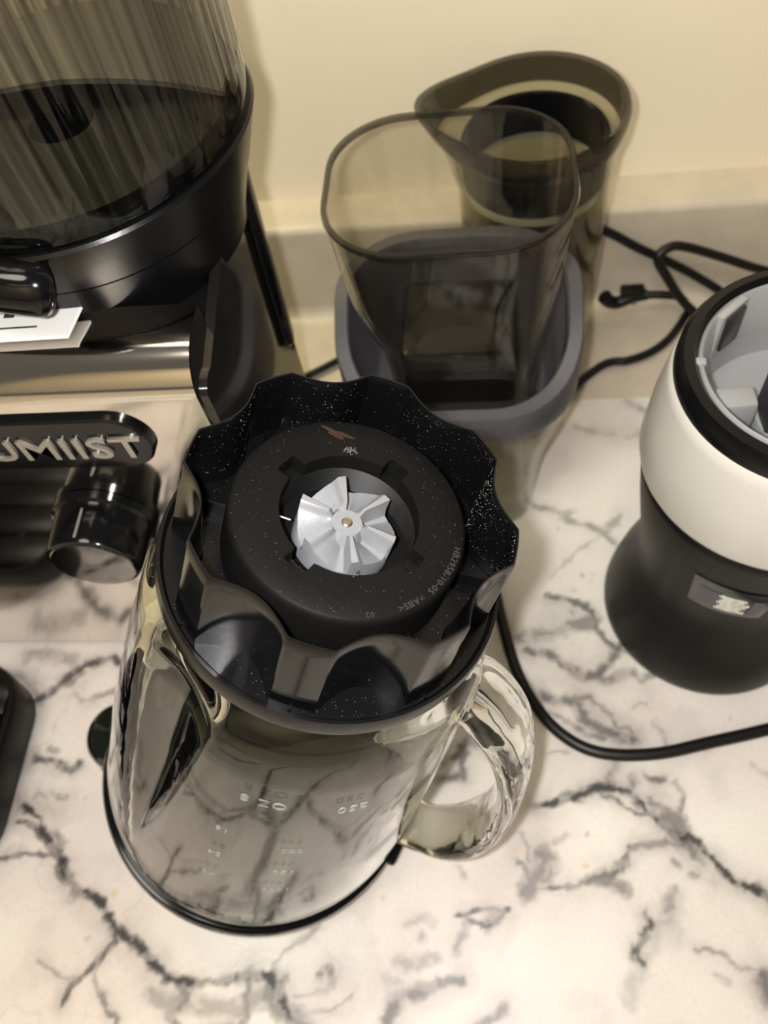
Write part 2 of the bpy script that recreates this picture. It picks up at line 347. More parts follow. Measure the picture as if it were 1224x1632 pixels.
# printed veins: world (x, y) polylines, half-width in mm, darkness
VEINS = [
 ([(-0.2634,0.0806),(-0.2515,0.0743),(-0.2417,0.0632),(-0.2321,0.0547),(-0.2249,0.0435),(-0.2188,0.0377),(-0.2098,0.0366),(-0.2029,0.0295),(-0.1946,0.0232),(-0.1833,0.0175),(-0.1733,0.0096),(-0.1623,0.0033),(-0.1523,0.002),(-0.1366,0.0033),(-0.1211,0.0059),(-0.111,0.0056),(-0.1053,-0.0004),(-0.1022,-0.008),(-0.0938,-0.0151)], 1.5, 0.95),
 ([(-0.2627,0.0723),(-0.2526,0.0693),(-0.2431,0.0616),(-0.2325,0.0534)], 0.9, 0.8),
 ([(-0.2714,0.0526),(-0.2541,0.0558),(-0.2328,0.0572)], 0.8, 0.75),
 ([(-0.1962,0.0226),(-0.1939,0.017),(-0.1985,0.0112),(-0.2021,0.0055),(-0.209,-0.0004),(-0.2135,-0.0046),(-0.2145,-0.0106),(-0.2125,-0.0032)], 0.9, 0.8),
 ([(-0.2018,0.0041),(-0.1982,-0.0039),(-0.1908,-0.0114),(-0.1814,-0.02)], 0.7, 0.6),
 ([(-0.2324,0.0054),(-0.2247,0.0021),(-0.2144,-0.0012)], 0.6, 0.4),
 ([(-0.239,0.0665),(-0.2341,0.0619),(-0.2347,0.0508),(-0.2295,0.0449)], 1.2, 0.6),
 ([(-0.1108,0.0113),(-0.1051,0.0169),(-0.0977,0.0214),(-0.0904,0.0273)], 0.8, 0.5),
 ([(-0.1084,0.0047),(-0.1099,-0.0032),(-0.1048,-0.0094),(-0.0972,-0.0115)], 3.0, 0.6),
 ([(-0.1702,-0.0051),(-0.16,-0.0085),(-0.1541,-0.0056),(-0.1411,-0.0075),(-0.1256,-0.0067),(-0.1108,-0.0007)], 2.6, 0.42),
 ([(-0.1588,0.0022),(-0.151,-0.0054),(-0.1592,-0.0123),(-0.1518,-0.0183)], 1.2, 0.6),
 ([(-0.1209,0.0041),(-0.121,-0.0064),(-0.1226,-0.0167)], 1.2, 0.6),
 ([(-0.0982,-0.0026),(-0.0893,0.0004),(-0.079,0.0049)], 0.6, 0.35),
 ([(-0.0944,-0.0096),(-0.0795,-0.0068),(-0.0709,-0.0012)], 0.6, 0.35),
 ([(-0.2712,0.1403),(-0.2597,0.1493),(-0.2523,0.1592),(-0.2417,0.1653),(-0.2303,0.1681),(-0.2222,0.1642),(-0.2179,0.1666)], 1.7, 0.85),
 ([(-0.2659,0.1427),(-0.2542,0.1513),(-0.246,0.1585)], 0.8, 0.5),
 ([(-0.3047,0.1568),(-0.2883,0.1569),(-0.2778,0.1491),(-0.2707,0.1415)], 1.4, 0.35),
 ([(-0.2857,0.169),(-0.2668,0.1679),(-0.2564,0.1672)], 2.4, 0.4),
 ([(-0.2466,0.1452),(-0.243,0.1418),(-0.2362,0.143),(-0.227,0.1458),(-0.2205,0.1517)], 0.9, 0.5),
 ([(-0.2634,0.1065),(-0.2514,0.105),(-0.2402,0.1014),(-0.237,0.1035)], 1.3, 0.8),
 ([(-0.2551,0.1138),(-0.252,0.111)], 1.3, 0.5),
 ([(-0.2569,0.0841),(-0.2556,0.0886),(-0.2499,0.086)], 0.8, 0.4),
 ([(-0.2467,0.0878),(-0.2386,0.0853)], 0.8, 0.5),
 ([(-0.2807,0.1877),(-0.2656,0.1941),(-0.247,0.1865),(-0.2277,0.192),(-0.2158,0.1941)], 1.2, 0.25),
 ([(-0.2662,0.1029),(-0.2547,0.0962),(-0.256,0.0875),(-0.2444,0.0795),(-0.237,0.0797)], 5, 0.16),
 ([(0.0195,0.0877),(0.0291,0.0899),(0.0379,0.0929),(0.0454,0.0959),(0.0536,0.0996),(0.0583,0.0988),(0.0659,0.0965),(0.0732,0.0917),(0.0772,0.0857),(0.0822,0.0814),(0.0878,0.0777),(0.0936,0.0758),(0.099,0.0716),(0.1046,0.0655),(0.1082,0.0605),(0.1134,0.0565),(0.1197,0.0549),(0.1241,0.0523),(0.1313,0.045)], 1.25, 0.92),
 ([(0.0524,0.0967),(0.0608,0.0923),(0.0667,0.0885),(0.0727,0.0868),(0.0772,0.0857)], 0.75, 0.7),
 ([(0.0356,0.0922),(0.0438,0.0956)], 1.6, 0.6),
 ([(0.0765,0.0934),(0.0822,0.0889),(0.0879,0.0861),(0.0916,0.0907),(0.0924,0.0969),(0.0899,0.1015)], 1.0, 0.55),
 ([(0.0832,0.0844),(0.0892,0.0837),(0.0913,0.0772)], 2.6, 0.6),
 ([(0.0584,0.0997),(0.0587,0.1039),(0.0601,0.1087),(0.0611,0.1129)], 1.6, 0.6),
 ([(0.0682,0.1035),(0.0695,0.101)], 1.6, 0.6),
 ([(0.0761,0.104),(0.0853,0.1026)], 1.0, 0.7),
 ([(0.0607,0.1087),(0.0692,0.0978),(0.0813,0.095)], 5, 0.16),
 ([(0.0924,0.0737),(0.0818,0.0731),(0.0696,0.0718),(0.0639,0.0698),(0.0626,0.0651),(0.0595,0.0616),(0.0517,0.0584),(0.0456,0.0568),(0.0362,0.0527),(0.0255,0.05),(0.02,0.0493)], 0.85, 0.75),
 ([(0.047,0.056),(0.053,0.0556),(0.0587,0.053),(0.0615,0.0503)], 1.7, 0.6),
 ([(0.0393,0.0537),(0.047,0.0563),(0.0531,0.0568)], 1.8, 0.65),
 ([(0.0938,0.0729),(0.0946,0.068),(0.0985,0.0644),(0.0963,0.0692)], 1.2, 0.65),
 ([(0.0936,0.0714),(0.0985,0.0644),(0.1036,0.059)], 4, 0.22),
 ([(0.0854,0.0654),(0.0873,0.064)], 1.2, 0.45),
 ([(0.092,0.0594),(0.0963,0.0587)], 1.2, 0.45),
 ([(0.0693,0.0411),(0.0711,0.0366),(0.0683,0.0316),(0.0642,0.0257),(0.0627,0.0222),(0.0659,0.0198)], 1.0, 0.85),
 ([(0.0692,0.0397),(0.0726,0.0318),(0.0657,0.0211),(0.0611,0.0119),(0.0565,0.005)], 2.4, 0.25),
 ([(0.0821,0.0512),(0.0805,0.0429),(0.0794,0.038)], 2.0, 0.5),
 ([(0.0818,0.0484),(0.0776,0.0374),(0.0804,0.0322)], 3.5, 0.25),
 ([(0.0207,0.0654),(0.0237,0.0626),(0.021,0.0587),(0.019,0.0543),(0.0145,0.0485)], 3.0, 0.6),
 ([(0.0127,0.0753),(0.0146,0.0687),(0.0147,0.0614)], 0.6, 0.5),
 ([(0.0094,0.0612),(0.0145,0.057),(0.0141,0.0471)], 0.7, 0.55),
 ([(0.0282,0.0716),(0.0347,0.0763)], 0.8, 0.45),
 ([(0.0904,0.0269),(0.1013,0.0246),(0.1064,0.0218),(0.1157,0.0197),(0.1204,0.0172)], 0.6, 0.5),
 ([(0.1186,0.0161),(0.12,0.0088)], 2.2, 0.7),
 ([(0.0962,0.018),(0.1052,0.0142)], 0.5, 0.25),
 ([(-0.0212,0.0358),(-0.0114,0.0379),(0.0045,0.0391),(-0.0008,0.0345),(-0.0054,0.0316),(-0.0099,0.0308),(-0.0138,0.0334),(-0.016,0.0366)], 0.8, 0.85),
 ([(-0.016,0.0319),(-0.019,0.0277),(-0.022,0.0227)], 1.4, 0.5),
 ([(-0.0023,0.0361),(-0.0069,0.0315)], 1.8, 0.6),
 ([(-0.0452,0.032),(-0.0384,0.0351),(-0.0328,0.0331)], 1.2, 0.28),
 ([(-0.046,0.0149),(-0.0399,0.0139),(-0.0325,0.0169)], 2.3, 0.42),
 ([(-0.0,-0.002),(-0.0059,-0.0058),(-0.0102,-0.0104)], 1.8, 0.6),
 ([(-0.0555,-0.008),(-0.0508,-0.0127)], 0.9, 0.3),
 ([(-0.0191,0.0572),(-0.0175,0.0529)], 1.0, 0.35),
 ([(-0.0824,0.0092),(-0.0814,0.0082)], 1.4, 0.6),
 ([(-0.0863,0.0076),(-0.086,0.0074)], 1.2, 0.6),
 ([(-0.0539,0.0074),(-0.049,0.0072)], 1.2, 0.35),
 ([(-0.0373,0.0269),(-0.037,0.0258)], 1.2, 0.4),
 ([(0.0252,0.2685),(0.0367,0.2673),(0.0441,0.2613),(0.0495,0.2567),(0.0624,0.2533),(0.0676,0.2475),(0.0727,0.2431)], 1.2, 0.5),
 ([(0.0421,0.2613),(0.0481,0.2657)], 1.6, 0.4),
 ([(0.0677,0.2497),(0.072,0.2562),(0.0763,0.262)], 1.2, 0.45),
 ([(0.0343,0.2202),(0.0441,0.2306),(0.0579,0.2433),(0.0659,0.2497)], 0.7, 0.3),
 ([(0.03,0.2079),(0.0426,0.2058),(0.0513,0.2017),(0.0562,0.1958),(0.0573,0.188),(0.0619,0.1804),(0.0685,0.1766),(0.0797,0.1692)], 1.2, 0.75),
 ([(0.0146,0.1821),(0.0252,0.1822),(0.0342,0.1841),(0.0415,0.188),(0.0559,0.1919)], 2.6, 0.6),
 ([(0.0178,0.1745),(0.0317,0.1708),(0.0401,0.1653),(0.0482,0.158),(0.0551,0.1599),(0.0626,0.1673),(0.0683,0.1747),(0.0704,0.1785)], 1.5, 0.7),
 ([(0.0517,0.1599),(0.0616,0.1564),(0.0722,0.1619),(0.0769,0.1583),(0.0888,0.1602)], 1.6, 0.55),
 ([(0.0332,0.1998),(0.0473,0.1958),(0.0397,0.188)], 4, 0.18),
 ([(0.0271,0.147),(0.0372,0.1454),(0.0437,0.142),(0.0482,0.1351),(0.0543,0.1284),(0.0623,0.1262),(0.0702,0.1236)], 2.0, 0.7),
 ([(0.0423,0.1454),(0.0508,0.1473),(0.0601,0.1387),(0.0643,0.1302),(0.0707,0.1287)], 0.9, 0.6),
 ([(0.03,0.1383),(0.0398,0.1332),(0.0493,0.1266),(0.0555,0.1233)], 1.0, 0.6),
 ([(0.0735,0.1406),(0.0772,0.1448),(0.081,0.1435)], 0.6, 0.35),
 ([(0.0826,0.1339),(0.0868,0.1289),(0.0877,0.1223)], 0.5, 0.35),
 ([(0.0472,0.1438),(0.0564,0.1335),(0.0689,0.1269)], 4.5, 0.2),
 ([(0.0256,0.1161),(0.0371,0.117)], 0.6, 0.4),
 ([(0.0563,0.3299),(0.0681,0.3253),(0.0798,0.3224)], 1.0, 0.3),
 ([(0.0887,0.3195),(0.0979,0.3242)], 1.4, 0.4),
 ([(0.0905,0.3504),(0.0981,0.3459),(0.1055,0.3393)], 0.8, 0.4),
 ([(-0.0278,0.11),(-0.0177,0.1152),(-0.016,0.122),(-0.0059,0.1222)], 1.6, 0.7),
 ([(-0.031,0.1017),(-0.0183,0.102),(-0.0177,0.1102),(-0.0194,0.1185)], 1.4, 0.7),
 ([(0.1299,0.1119),(0.1362,0.1058)], 1.0, 0.25),
]


# veins nearest the photographer, below the frame
NEAR_VEINS = [([(-.30, -.02), (-.26, -.05), (-.20, -.06), (-.16, -.10), (-.17, -.16), (-.14, -.24)], 2.6, .95), ([(-.17, -.09), (-.12, -.07), (-.07, -.10), (-.03, -.15), (.02, -.17), (.06, -.24)], 2.2, .9),
              ([(-.09, -.09), (-.06, -.04), (-.05, .0), (-.02, .01)], 1.6, .7), ([(.05, -.05), (.10, -.08), (.12, -.14), (.18, -.17), (.22, -.24)], 1.8, .85), ([(-.13, -.02), (-.12, -.06), (-.14, -.09)], 4.0, .6), ([(-.30, -.14), (-.24, -.15), (-.20, -.20)], 3.0, .6)]
def vnoise(x, y, seed=0):
    """smooth value noise on arrays"""
    g = np.random.default_rng(seed).random((64, 64))
    xi = np.floor(x).astype(int); yi = np.floor(y).astype(int)
    fx = x - xi; fy = y - yi
    fx = fx * fx * (3 - 2 * fx); fy = fy * fy * (3 - 2 * fy)
    a = g[xi % 64, yi % 64]; b = g[(xi + 1) % 64, yi % 64]; c = g[xi % 64, (yi + 1) % 64]; d = g[(xi + 1) % 64, (yi + 1) % 64]
    return (a * (1 - fx) + b * fx) * (1 - fy) + (c * (1 - fx) + d * fx) * fy
def fbm(x, y, seed=0, o=4):
    s = 0; a = .5
    for i in range(o):
        s = s + a * vnoise(x, y, seed + i); x = x * 2.03 + 3.1; y = y * 2.03 + 1.7; a *= .5
    return s / (1 - .5 ** o)

def marble_film():
    x0, x1, y0, y1 = -.42, .42, -.24, .3535
    st = .001
    nx, ny = int((x1 - x0) / st), int((y1 - y0) / st)
    gx, gy = np.meshgrid(np.linspace(x0, x1, nx), np.linspace(y0, y1, ny), indexing='ij')
    wx = gx + (fbm(gx * 90, gy * 90, 3) - .5) * .0052 + (fbm(gx * 330, gy * 330, 5, 3) - .5) * .0030
    wy = gy + (fbm(gx * 90, gy * 90, 13) - .5) * .0052 + (fbm(gx * 330, gy * 330, 15, 3) - .5) * .0030
    dark = np.zeros_like(gx); soft = np.zeros_like(gx)
    brk = np.clip((fbm(gx * 150, gy * 150, 31, 3) - .22) * 3.2, .62, 1)
    for pts, w, k in VEINS + NEAR_VEINS:
        w = w * .0016
        for (ax, ay), (bx, by) in zip(pts[:-1], pts[1:]):
            pad = w * 4 + .012
            i0 = max(0, int((min(ax, bx) - pad - x0) / st)); i1 = min(nx, int((max(ax, bx) + pad - x0) / st) + 2)
            j0 = max(0, int((min(ay, by) - pad - y0) / st)); j1 = min(ny, int((max(ay, by) + pad - y0) / st) + 2)
            if i1 <= i0 or j1 <= j0: continue
            X = wx[i0:i1, j0:j1]; Y = wy[i0:i1, j0:j1]
            dx, dy = bx - ax, by - ay; L2 = dx * dx + dy * dy + 1e-12
            t = np.clip(((X - ax) * dx + (Y - ay) * dy) / L2, 0, 1)
            d = np.hypot(X - ax - t * dx, Y - ay - t * dy)
            ww = w * (.55 + .9 * fbm(X * 200, Y * 200, 41, 2))
            v = k * np.clip(1.45 - d / ww * .95, 0, 1) * (brk[i0:i1, j0:j1] if w < .002 else brk[i0:i1, j0:j1] ** 1.3)
            dark[i0:i1, j0:j1] = np.maximum(dark[i0:i1, j0:j1], v)
            s = .50 * k * np.exp(-(d / (w * 2.4 + .0022)) ** 2) * np.clip((fbm(X * 60, Y * 60, 51, 3) - .3) * 2.6, 0, 1)
            soft[i0:i1, j0:j1] = np.maximum(soft[i0:i1, j0:j1], s)
    # faint random threads and smudges everywhere
    n1 = fbm(gx * 13 + 5, gy * 13, 61, 5); n2 = fbm(gx * 22, gy * 22 + 9, 71, 5)
    mask = np.clip((fbm(gx * 9, gy * 9, 81, 3) - .48) * 4, 0, 1)
    thread = np.exp(-(np.abs(n1 - .5) / .006) ** 2) * .16 * mask + np.exp(-(np.abs(n2 - .5) / .007) ** 2) * .10 * mask
    smudge = np.clip((fbm(gx * 30, gy * 30, 91, 4) - .62) * 2.2, 0, .25)
    base = np.stack([np.full_like(gx, .75), np.full_like(gx, .725), np.full_like(gx, .672)], -1)
    pink = np.array([.62, .545, .51]); grey = np.array([.50, .485, .475])
    kp = np.clip((fbm(gx * 8, gy * 8 + 2, 101, 4) - .40) * 3.0, 0, 1)[..., None] * .95
    kg = np.clip((fbm(gx * 11 + 7, gy * 11, 111, 4) - .53) * 3.2, 0, 1)[..., None] * .7
    c = base * (1 - kp) + pink * kp
    c = c * (1 - kg) + grey * kg
    tot = np.clip(soft + smudge * .5 + thread, 0, 1)[..., None]
    c = c * (1 - tot) + np.array([.17, .155, .16]) * tot
    dk = np.clip(dark, 0, 1)[..., None]
    c = c * (1 - dk) + np.array([.016, .016, .018]) * dk
    # small printed flecks: tan and rust
    for _ in range(90):
        px, py = rng.uniform(-.3, .2), rng.uniform(-.1, .3); r = rng.uniform(.0007, .0020)
        i0 = int((px - .006 - x0) / st); j0 = int((py - .006 - y0) / st); w_ = int(.012 / st)
        if i0 < 0 or j0 < 0 or i0 + w_ >= nx or j0 + w_ >= ny: continue
        sl = (slice(i0, i0 + w_), slice(j0, j0 + w_))
        f = np.exp(-(np.hypot(wx[sl] - px, wy[sl] - py) / r) ** 2)[..., None] * rng.uniform(.25, .7)
        cc = np.array([[.55, .36, .14], [.09, .09, .09], [.30, .12, .08], [.10, .10, .10]][rng.integers(4)])
        c[sl] = c[sl] * (1 - f) + cc * f
    verts = np.stack([gx.ravel(), gy.ravel(), np.zeros(gx.size)], -1)
    ii, jj = np.meshgrid(np.arange(nx - 1), np.arange(ny - 1), indexing='ij')
    a = (ii * ny + jj).ravel()
    faces = np.stack([a, a + ny, a + ny + 1, a + 1], -1)
    me = bpy.data.meshes.new('marble_film')
    me.vertices.add(len(verts)); me.vertices.foreach_set('co', verts.ravel().astype(np.float32))
    me.loops.add(faces.size); me.loops.foreach_set('vertex_index', faces.ravel().astype(np.int32))
    me.polygons.add(len(faces)); me.polygons.foreach_set('loop_start', (np.arange(len(faces)) * 4).astype(np.int32))
    me.update(calc_edges=True)
    at = me.color_attributes.new('print', 'FLOAT_COLOR', 'POINT')
    rgba = np.concatenate([c.reshape(-1, 3), np.ones((c.shape[0] * c.shape[1], 1))], -1)
    at.data.foreach_set('color', rgba.ravel().astype(np.float32))
    m, N, L = new_mat('marble_print_film')
    b = N['Principled BSDF']; b.inputs['Roughness'].default_value = .38
    b.inputs['Specular IOR Level'].default_value = .35
    va = N.new('ShaderNodeVertexColor'); va.layer_name = 'print'
    tc = N.new('ShaderNodeTexCoord'); nz = N.new('ShaderNodeTexNoise'); nz.inputs['Scale'].default_value = 500; nz.inputs['Detail'].default_value = 4
    L.new(tc.outputs['Object'], nz.inputs['Vector'])
    mr = N.new('ShaderNodeMapRange'); mr.inputs[3].default_value = .90; mr.inputs[4].default_value = 1.08
    L.new(nz.outputs['Fac'], mr.inputs[0])
    mx = N.new('ShaderNodeMix'); mx.data_type = 'RGBA'; mx.blend_type = 'MULTIPLY'; mx.inputs['Factor'].default_value = 1
    L.new(va.outputs['Color'], mx.inputs['A']); L.new(mr.outputs[0], mx.inputs['B'])
    L.new(mx.outputs['Result'], b.inputs['Base Color'])
    bp = N.new('ShaderNodeBump'); bp.inputs['Strength'].default_value = .12; bp.inputs['Distance'].default_value = .0003
    L.new(nz.outputs['Fac'], bp.inputs['Height']); L.new(bp.outputs[0], b.inputs['Normal'])
    o = link_mesh('marble_film', me, m, ctop)
    o['label'] = 'white marble-print contact film with black and grey veins'
    return o
marble_film()

# ------------------------------------------------------------------ blender jar, upside down, leaning on a small cap
JB = Vector((-.1205, .0975, .0273))
JA = (Vector((-.0398, .1168, .2517)) - JB).normalized()
jx = (Vector((1, 0, 0)) - JA * JA.x).normalized(); jy = JA.cross(jx)
jar = thing('blender_jar', 'upside-down glass blender jar with scalloped black collar and glass handle', 'blender jar')
jar.matrix_world = Matrix.Translation(JB) @ Matrix((jx, jy, JA)).transposed().to_4x4()

JAR_PROF = [(.004, .0750), (.012, .0755), (.03, .0748), (.06, .0726), (.10, .0690), (.14, .0648), (.165, .0615), (.18, .0594), (.19, .0575), (.197, .0545), (.202, .0495), (.206, .0450)]
def jar_r(z):
    for (z0, r0), (z1, r1) in zip(JAR_PROF[:-1], JAR_PROF[1:]):
        if z <= z1:
            t = max(0, (z - z0) / (z1 - z0)); return r0 + (r1 - r0) * t
    return JAR_PROF[-1][1]
# flutes sunk into the wall
FLUTES = [R(-137), R(-137 + 90), R(-137 + 180), R(-137 + 270)]
def flute(th, z, depth):
    zt, z1 = .042, .185
    if z <= zt: return 0.0
    u = min(1, (z - zt) / (z1 - zt))
    half = R(20) * u ** .8
    fade = 1.0 if z < .185 else max(0, 1 - (z - .185) / .02)
    d = 0.0
    for f in (FLUTES[0], FLUTES[2]):
        a = abs((th - f + math.pi) % (2 * math.pi) - math.pi)
        if a < half: d = max(d, depth * min(1, u * 1.6) * (1 - (a / half) ** 2))
    return d * fade
def smooth_jar_profile():
    pts = spline([(r, 0, z) for z, r in JAR_PROF], 5)
    return [(p.x, p.z) for p in pts]
bm = bmesh.new()
po = smooth_jar_profile()
pi = [(max(.02, r - .0042 - .006 * max(0, (z - .172) / .034)), z) for r, z in po]
pi[-1] = (pi[-1][0], po[-1][1])
rim = [(pi[0][0] + .001, po[0][1] - .0008), (po[0][0] - .001, po[0][1] - .0008)]
allp = po + list(reversed(pi)) + rim
nout = len(po)
rings = []
NJ = 180
for idx, (r, z) in enumerate(allp):
    ring = []
    for j in range(NJ):
        t = 2 * math.pi * j / NJ
        rr = r - flute(t, z, .0085)
        ring.append((rr * math.cos(t), rr * math.sin(t), z))
    rings.append(ring)
add_rings(bm, rings, loop=True)
body = from_bm('glass_body', bm, M['glass'], jar, angle=80)
body['label'] = 'clear glass jar wall with fluted sides'

# glass handle
ha = R(-17)
hp = [(.050, .172), (.060, .174), (.072, .166), (.084, .150), (.0935, .127), (.100, .100), (.1025, .072), (.100, .047), (.093, .030), (.082, .0225), (.0715, .022)]
hp3 = [(r * math.cos(ha), r * math.sin(ha), z) for r, z in hp]
bm = bmesh.new()
add_tube(bm, spline(hp3, 8), lambda f: .0070 + .0012 * math.cos(2 * math.pi * f), lambda f: .0120 + .0050 * math.sin(math.pi * min(1, f * 1.15)), n=20,
         up=(-math.sin(ha), math.cos(ha), 0))
hd = from_bm('handle', bm, M['glass_handle'], jar, angle=80)
hd['label'] = 'thick clear glass loop handle'

# black lid under the mouth
lid = lathe_obj('lid', [(.0, .0042), (.0685, .0042), (.0703, .0095), (.0703, .0095), (.0758, .0100), (.0774, .0092), (.0780, .007), (.0778, .002), (.0764, .0), (.030, .0), (.0, .0)], M['black_rim'], jar, n=120)
lathe_obj('filler_cap', [(.0, -.0005), (.0235, -.0005), (.0235, -.011), (.0215, -.0128), (.0, -.0128)], M['black'], lid, n=48)
bm = bmesh.new()
add_box(bm, .073, .0815, -.008, .008, .0015, .0060, .002)  # small black tab standing in for a shadow at the lid's edge
tab = from_bm('shadow_tab', bm, M['black'], lid)
tab.rotation_euler = (0, 0, R(-24))

# measure marks moulded in the glass, upside down with the jar
def jar_text(s, z, ang, size):
    me = text_mesh(s, size, .00025, spacing=1.15, align='CENTER')
    r0 = jar_r(z)
    for v in me.vertices:
        u, w = v.co.x, v.co.y
        zz = z - w
        th = ang - u / r0
        rr = jar_r(zz) + .00012 + v.co.z - flute(th % (2 * math.pi) - 0, zz, .0085)
        v.co = (rr * math.cos(th), rr * math.sin(th), zz)
    return link_mesh('measure_mark', me, M['emboss'], body)
jar_text('250', .1625, R(-70), .0062)
jar_text('OZ 8', .1655, R(-97), .0062)
for z, t in ((.128, '500'), (.105, '750'), (.082, '1000')):
    jar_text(t, z, R(-84), .0050)
for z, t in ((.134, '16'), (.110, '24'), (.086, '32')):
    jar_text(t, z, R(-106), .0050)

# ---- collar
LOBE0 = 36.5
def scallop(th, Rr, a):
    ph = abs((math.degrees(th) - LOBE0 + 22.5) % 45 - 22.5)
    if ph <= 7.5: return Rr
    t = (ph - 7.5) / 15
    return Rr - a * (1 - (1 - t) ** 2.0)
collar = lathe_obj('collar', [(.0385, .2065), (.0515, .2055), (.0532, .2075), (.0534, .2125), (.0528, .2150), (.0518, .2150), (.0508, .2130), (.0385, .2130)],
                   M['black'], jar, n=160)
collar['label'] = 'black screw-on base collar'
# scalloped wall
bm = bmesh.new()
NS = 320
def scal_ring(Rr, a, z, off=0.0):
    return [((scallop(2 * math.pi * j / NS, Rr, a) - off) * math.cos(2 * math.pi * j / NS), (scallop(2 * math.pi * j / NS, Rr, a) - off) * math.sin(2 * math.pi * j / NS), z) for j in range(NS)]
rings = [scal_ring(.0500, .0085, .2122), scal_ring(.0494, .0078, .218), scal_ring(.0486, .0068, .230), scal_ring(.0478, .0056, .242), scal_ring(.0475, .0053, .2462),
         scal_ring(.0472, .0052, .2470), scal_ring(.0467, .0052, .2470), scal_ring(.0464, .0052, .2463), scal_ring(.0465, .0055, .242), scal_ring(.0472, .0068, .230), scal_ring(.0480, .0078, .218), scal_ring(.0484, .0085, .2122)]
add_rings(bm, rings, loop=True)
sw = from_bm('scalloped_rim', bm, M['black_rim'], collar, angle=40)
# recessed floor between the rim and the disc
lathe_obj('recess_floor', [(.030, .2200), (.0455, .2200), (.0455, .2160), (.030, .2160)], M['black'], collar, n=160, rf=lambda t, r, z: r if r < .04 else scallop(t, r + .0022, .0078))
# retaining disc with a four-notched hole
bm = bmesh.new()
NT = 240
def hole(th, r0=.0202, r1=.0246):
    ph = abs((math.degrees(th) - 56 + 45) % 90 - 45)
    k = min(1, max(0, (9.6 - ph) / 1.2))
    return r0 + (r1 - r0) * k
def dring(r, z, inner=False):
    return [((hole(2 * math.pi * j / NT) if inner else r) * math.cos(2 * math.pi * j / NT), (hole(2 * math.pi * j / NT) if inner else r) * math.sin(2 * math.pi * j / NT), z) for j in range(NT)]
rings = [dring(0, .2389, True), dring(.0265, .2391), dring(.0330, .2389), dring(.0338, .2384), dring(.0343, .2374), dring(.0345, .236), dring(.0350, .2200), dring(.030, .2200), dring(.030, .2335), dring(.0265, .2335), dring(0, .2335, True)]
add_rings(bm, rings, loop=True)
disc = from_bm('retaining_disc', bm, M['disc'], collar, angle=40)
# threaded well
pr = []
for i in range(13):
    z = .2330 - i * .0009
    pr.append((.0214 if i % 2 else .0203, z))
pr = [(.0262, .2325)] + pr + [(.0, .2215), (.0, .2195), (.0262, .2195)]
lathe_obj('threaded_well', pr, M['well'], collar, n=80, angle=25)
# ribs inside and outside each lobe
bm = bmesh.new(); add_box(bm, .0475, .0508, -.0004, .0004, .2125, .2146, .0002, 1)
rib = from_bm('outer_rib', bm, M['black'], collar, smooth=False)
bm = bmesh.new(); add_box(bm, .0348, .0448, -.0004, .0004, .2195, .2255, .0002, 1)
rib2 = from_bm('inner_rib', bm, M['black'], collar, smooth=False)
for k in range(8):
    for src in (rib, rib2):
        o = src if k == 0 else src.copy()
        if k: COL.objects.link(o)
        o.parent = collar
        o.rotation_euler = (0, 0, R(LOBE0 + 45 * k + (0 if src is rib else 1.5)))
# moulded part number round the disc
def disc_text(s, r0, a0, size):
    me = text_mesh(s, size, .0002, spacing=1.12)
    for v in me.vertices:
        th = R(a0) - v.co.x / r0
        rr = r0 + v.co.y
        v.co = (rr * math.cos(th), rr * math.sin(th), .2389 + v.co.z + .0001)
    return link_mesh('moulded_number', me, M['disc_text'], collar)
M['disc_text'] = plain('moulded_text', (.030, .029, .027), .35)
disc_text('HB2958-10-05  >ABS<', .0312, -9.5, .0027)
disc_text('02', .0315, -73.5, .0022)

# ---- grey drive coupling: hub, six ramped teeth, skirt
def coupling_mesh():
    bm = bmesh.new()
    nt, T0 = 180, 97.0
    rr = [.0017, .003, .0045, .0052, .006, .0075, .009, .0105, .012, .0132, .0140]
    z0 = .2308
    def h(th, r):
        u = ((math.degrees(th) - T0) / 60.0) % 1.0
        if u < .17: s = 1.0
        elif u < .80: s = 1.0 - .8 * (u - .17) / .63 - .2 * min(1, (u - .17) / .10)
        else: s = 0.0
        if u > .97: s = (u - .97) / .03
        hub = .0030
        tooth = -.0012 + .0066 * s
        k = min(1, max(0, (r - .0045) / .0015)); k = k * k * (3 - 2 * k)
        return z0 + hub * (1 - k) + tooth * k
    rings = []
    for r in rr:
        ring = []
        for j in range(nt):
            th = 2 * math.pi * j / nt
            u = ((math.degrees(th) - T0) / 60.0) % 1.0
            tip = .0008 * (1 - min(1, u / .5)) if r > .011 else 0
            r2 = r + tip * (r - .011) / .003
            ring.append((r2 * math.cos(th), r2 * math.sin(th), h(th, r)))
        rings.append(ring)
    rings.append([(.0147 * math.cos(2 * math.pi * j / nt), .0147 * math.sin(2 * math.pi * j / nt), z0 - .0022 + .25 * (h(2 * math.pi * j / nt, .014) - z0)) for j in range(nt)])
    rings.append([(.0149 * math.cos(2 * math.pi * j / nt), .0149 * math.sin(2 * math.pi * j / nt), z0 - .0060) for j in range(nt)])
    rings.append([(.0140 * math.cos(2 * math.pi * j / nt), .0140 * math.sin(2 * math.pi * j / nt), z0 - .0075) for j in range(nt)])
    add_rings(bm, rings, cap0=True, cap1=True)
    return bm
cpl = from_bm('drive_coupling', coupling_mesh(), M['grey_drive'], jar, angle=28)
cpl['label'] = 'grey six-toothed drive coupling'
lathe_obj('shaft_screw', [(.0, .2346), (.0012, .2345), (.0016, .2341), (.0017, .2335), (.0, .2335)], M['brass'], cpl, n=24)
lathe_obj('drive_shaft', [(.0, .224), (.006, .224), (.007, .2215), (.0, .2215)], M['black'], cpl, n=24)

JM = jar.matrix_world.copy()
def JW(r, deg, z): return JM @ Vector((r * math.cos(R(deg)), r * math.sin(R(deg)), z))

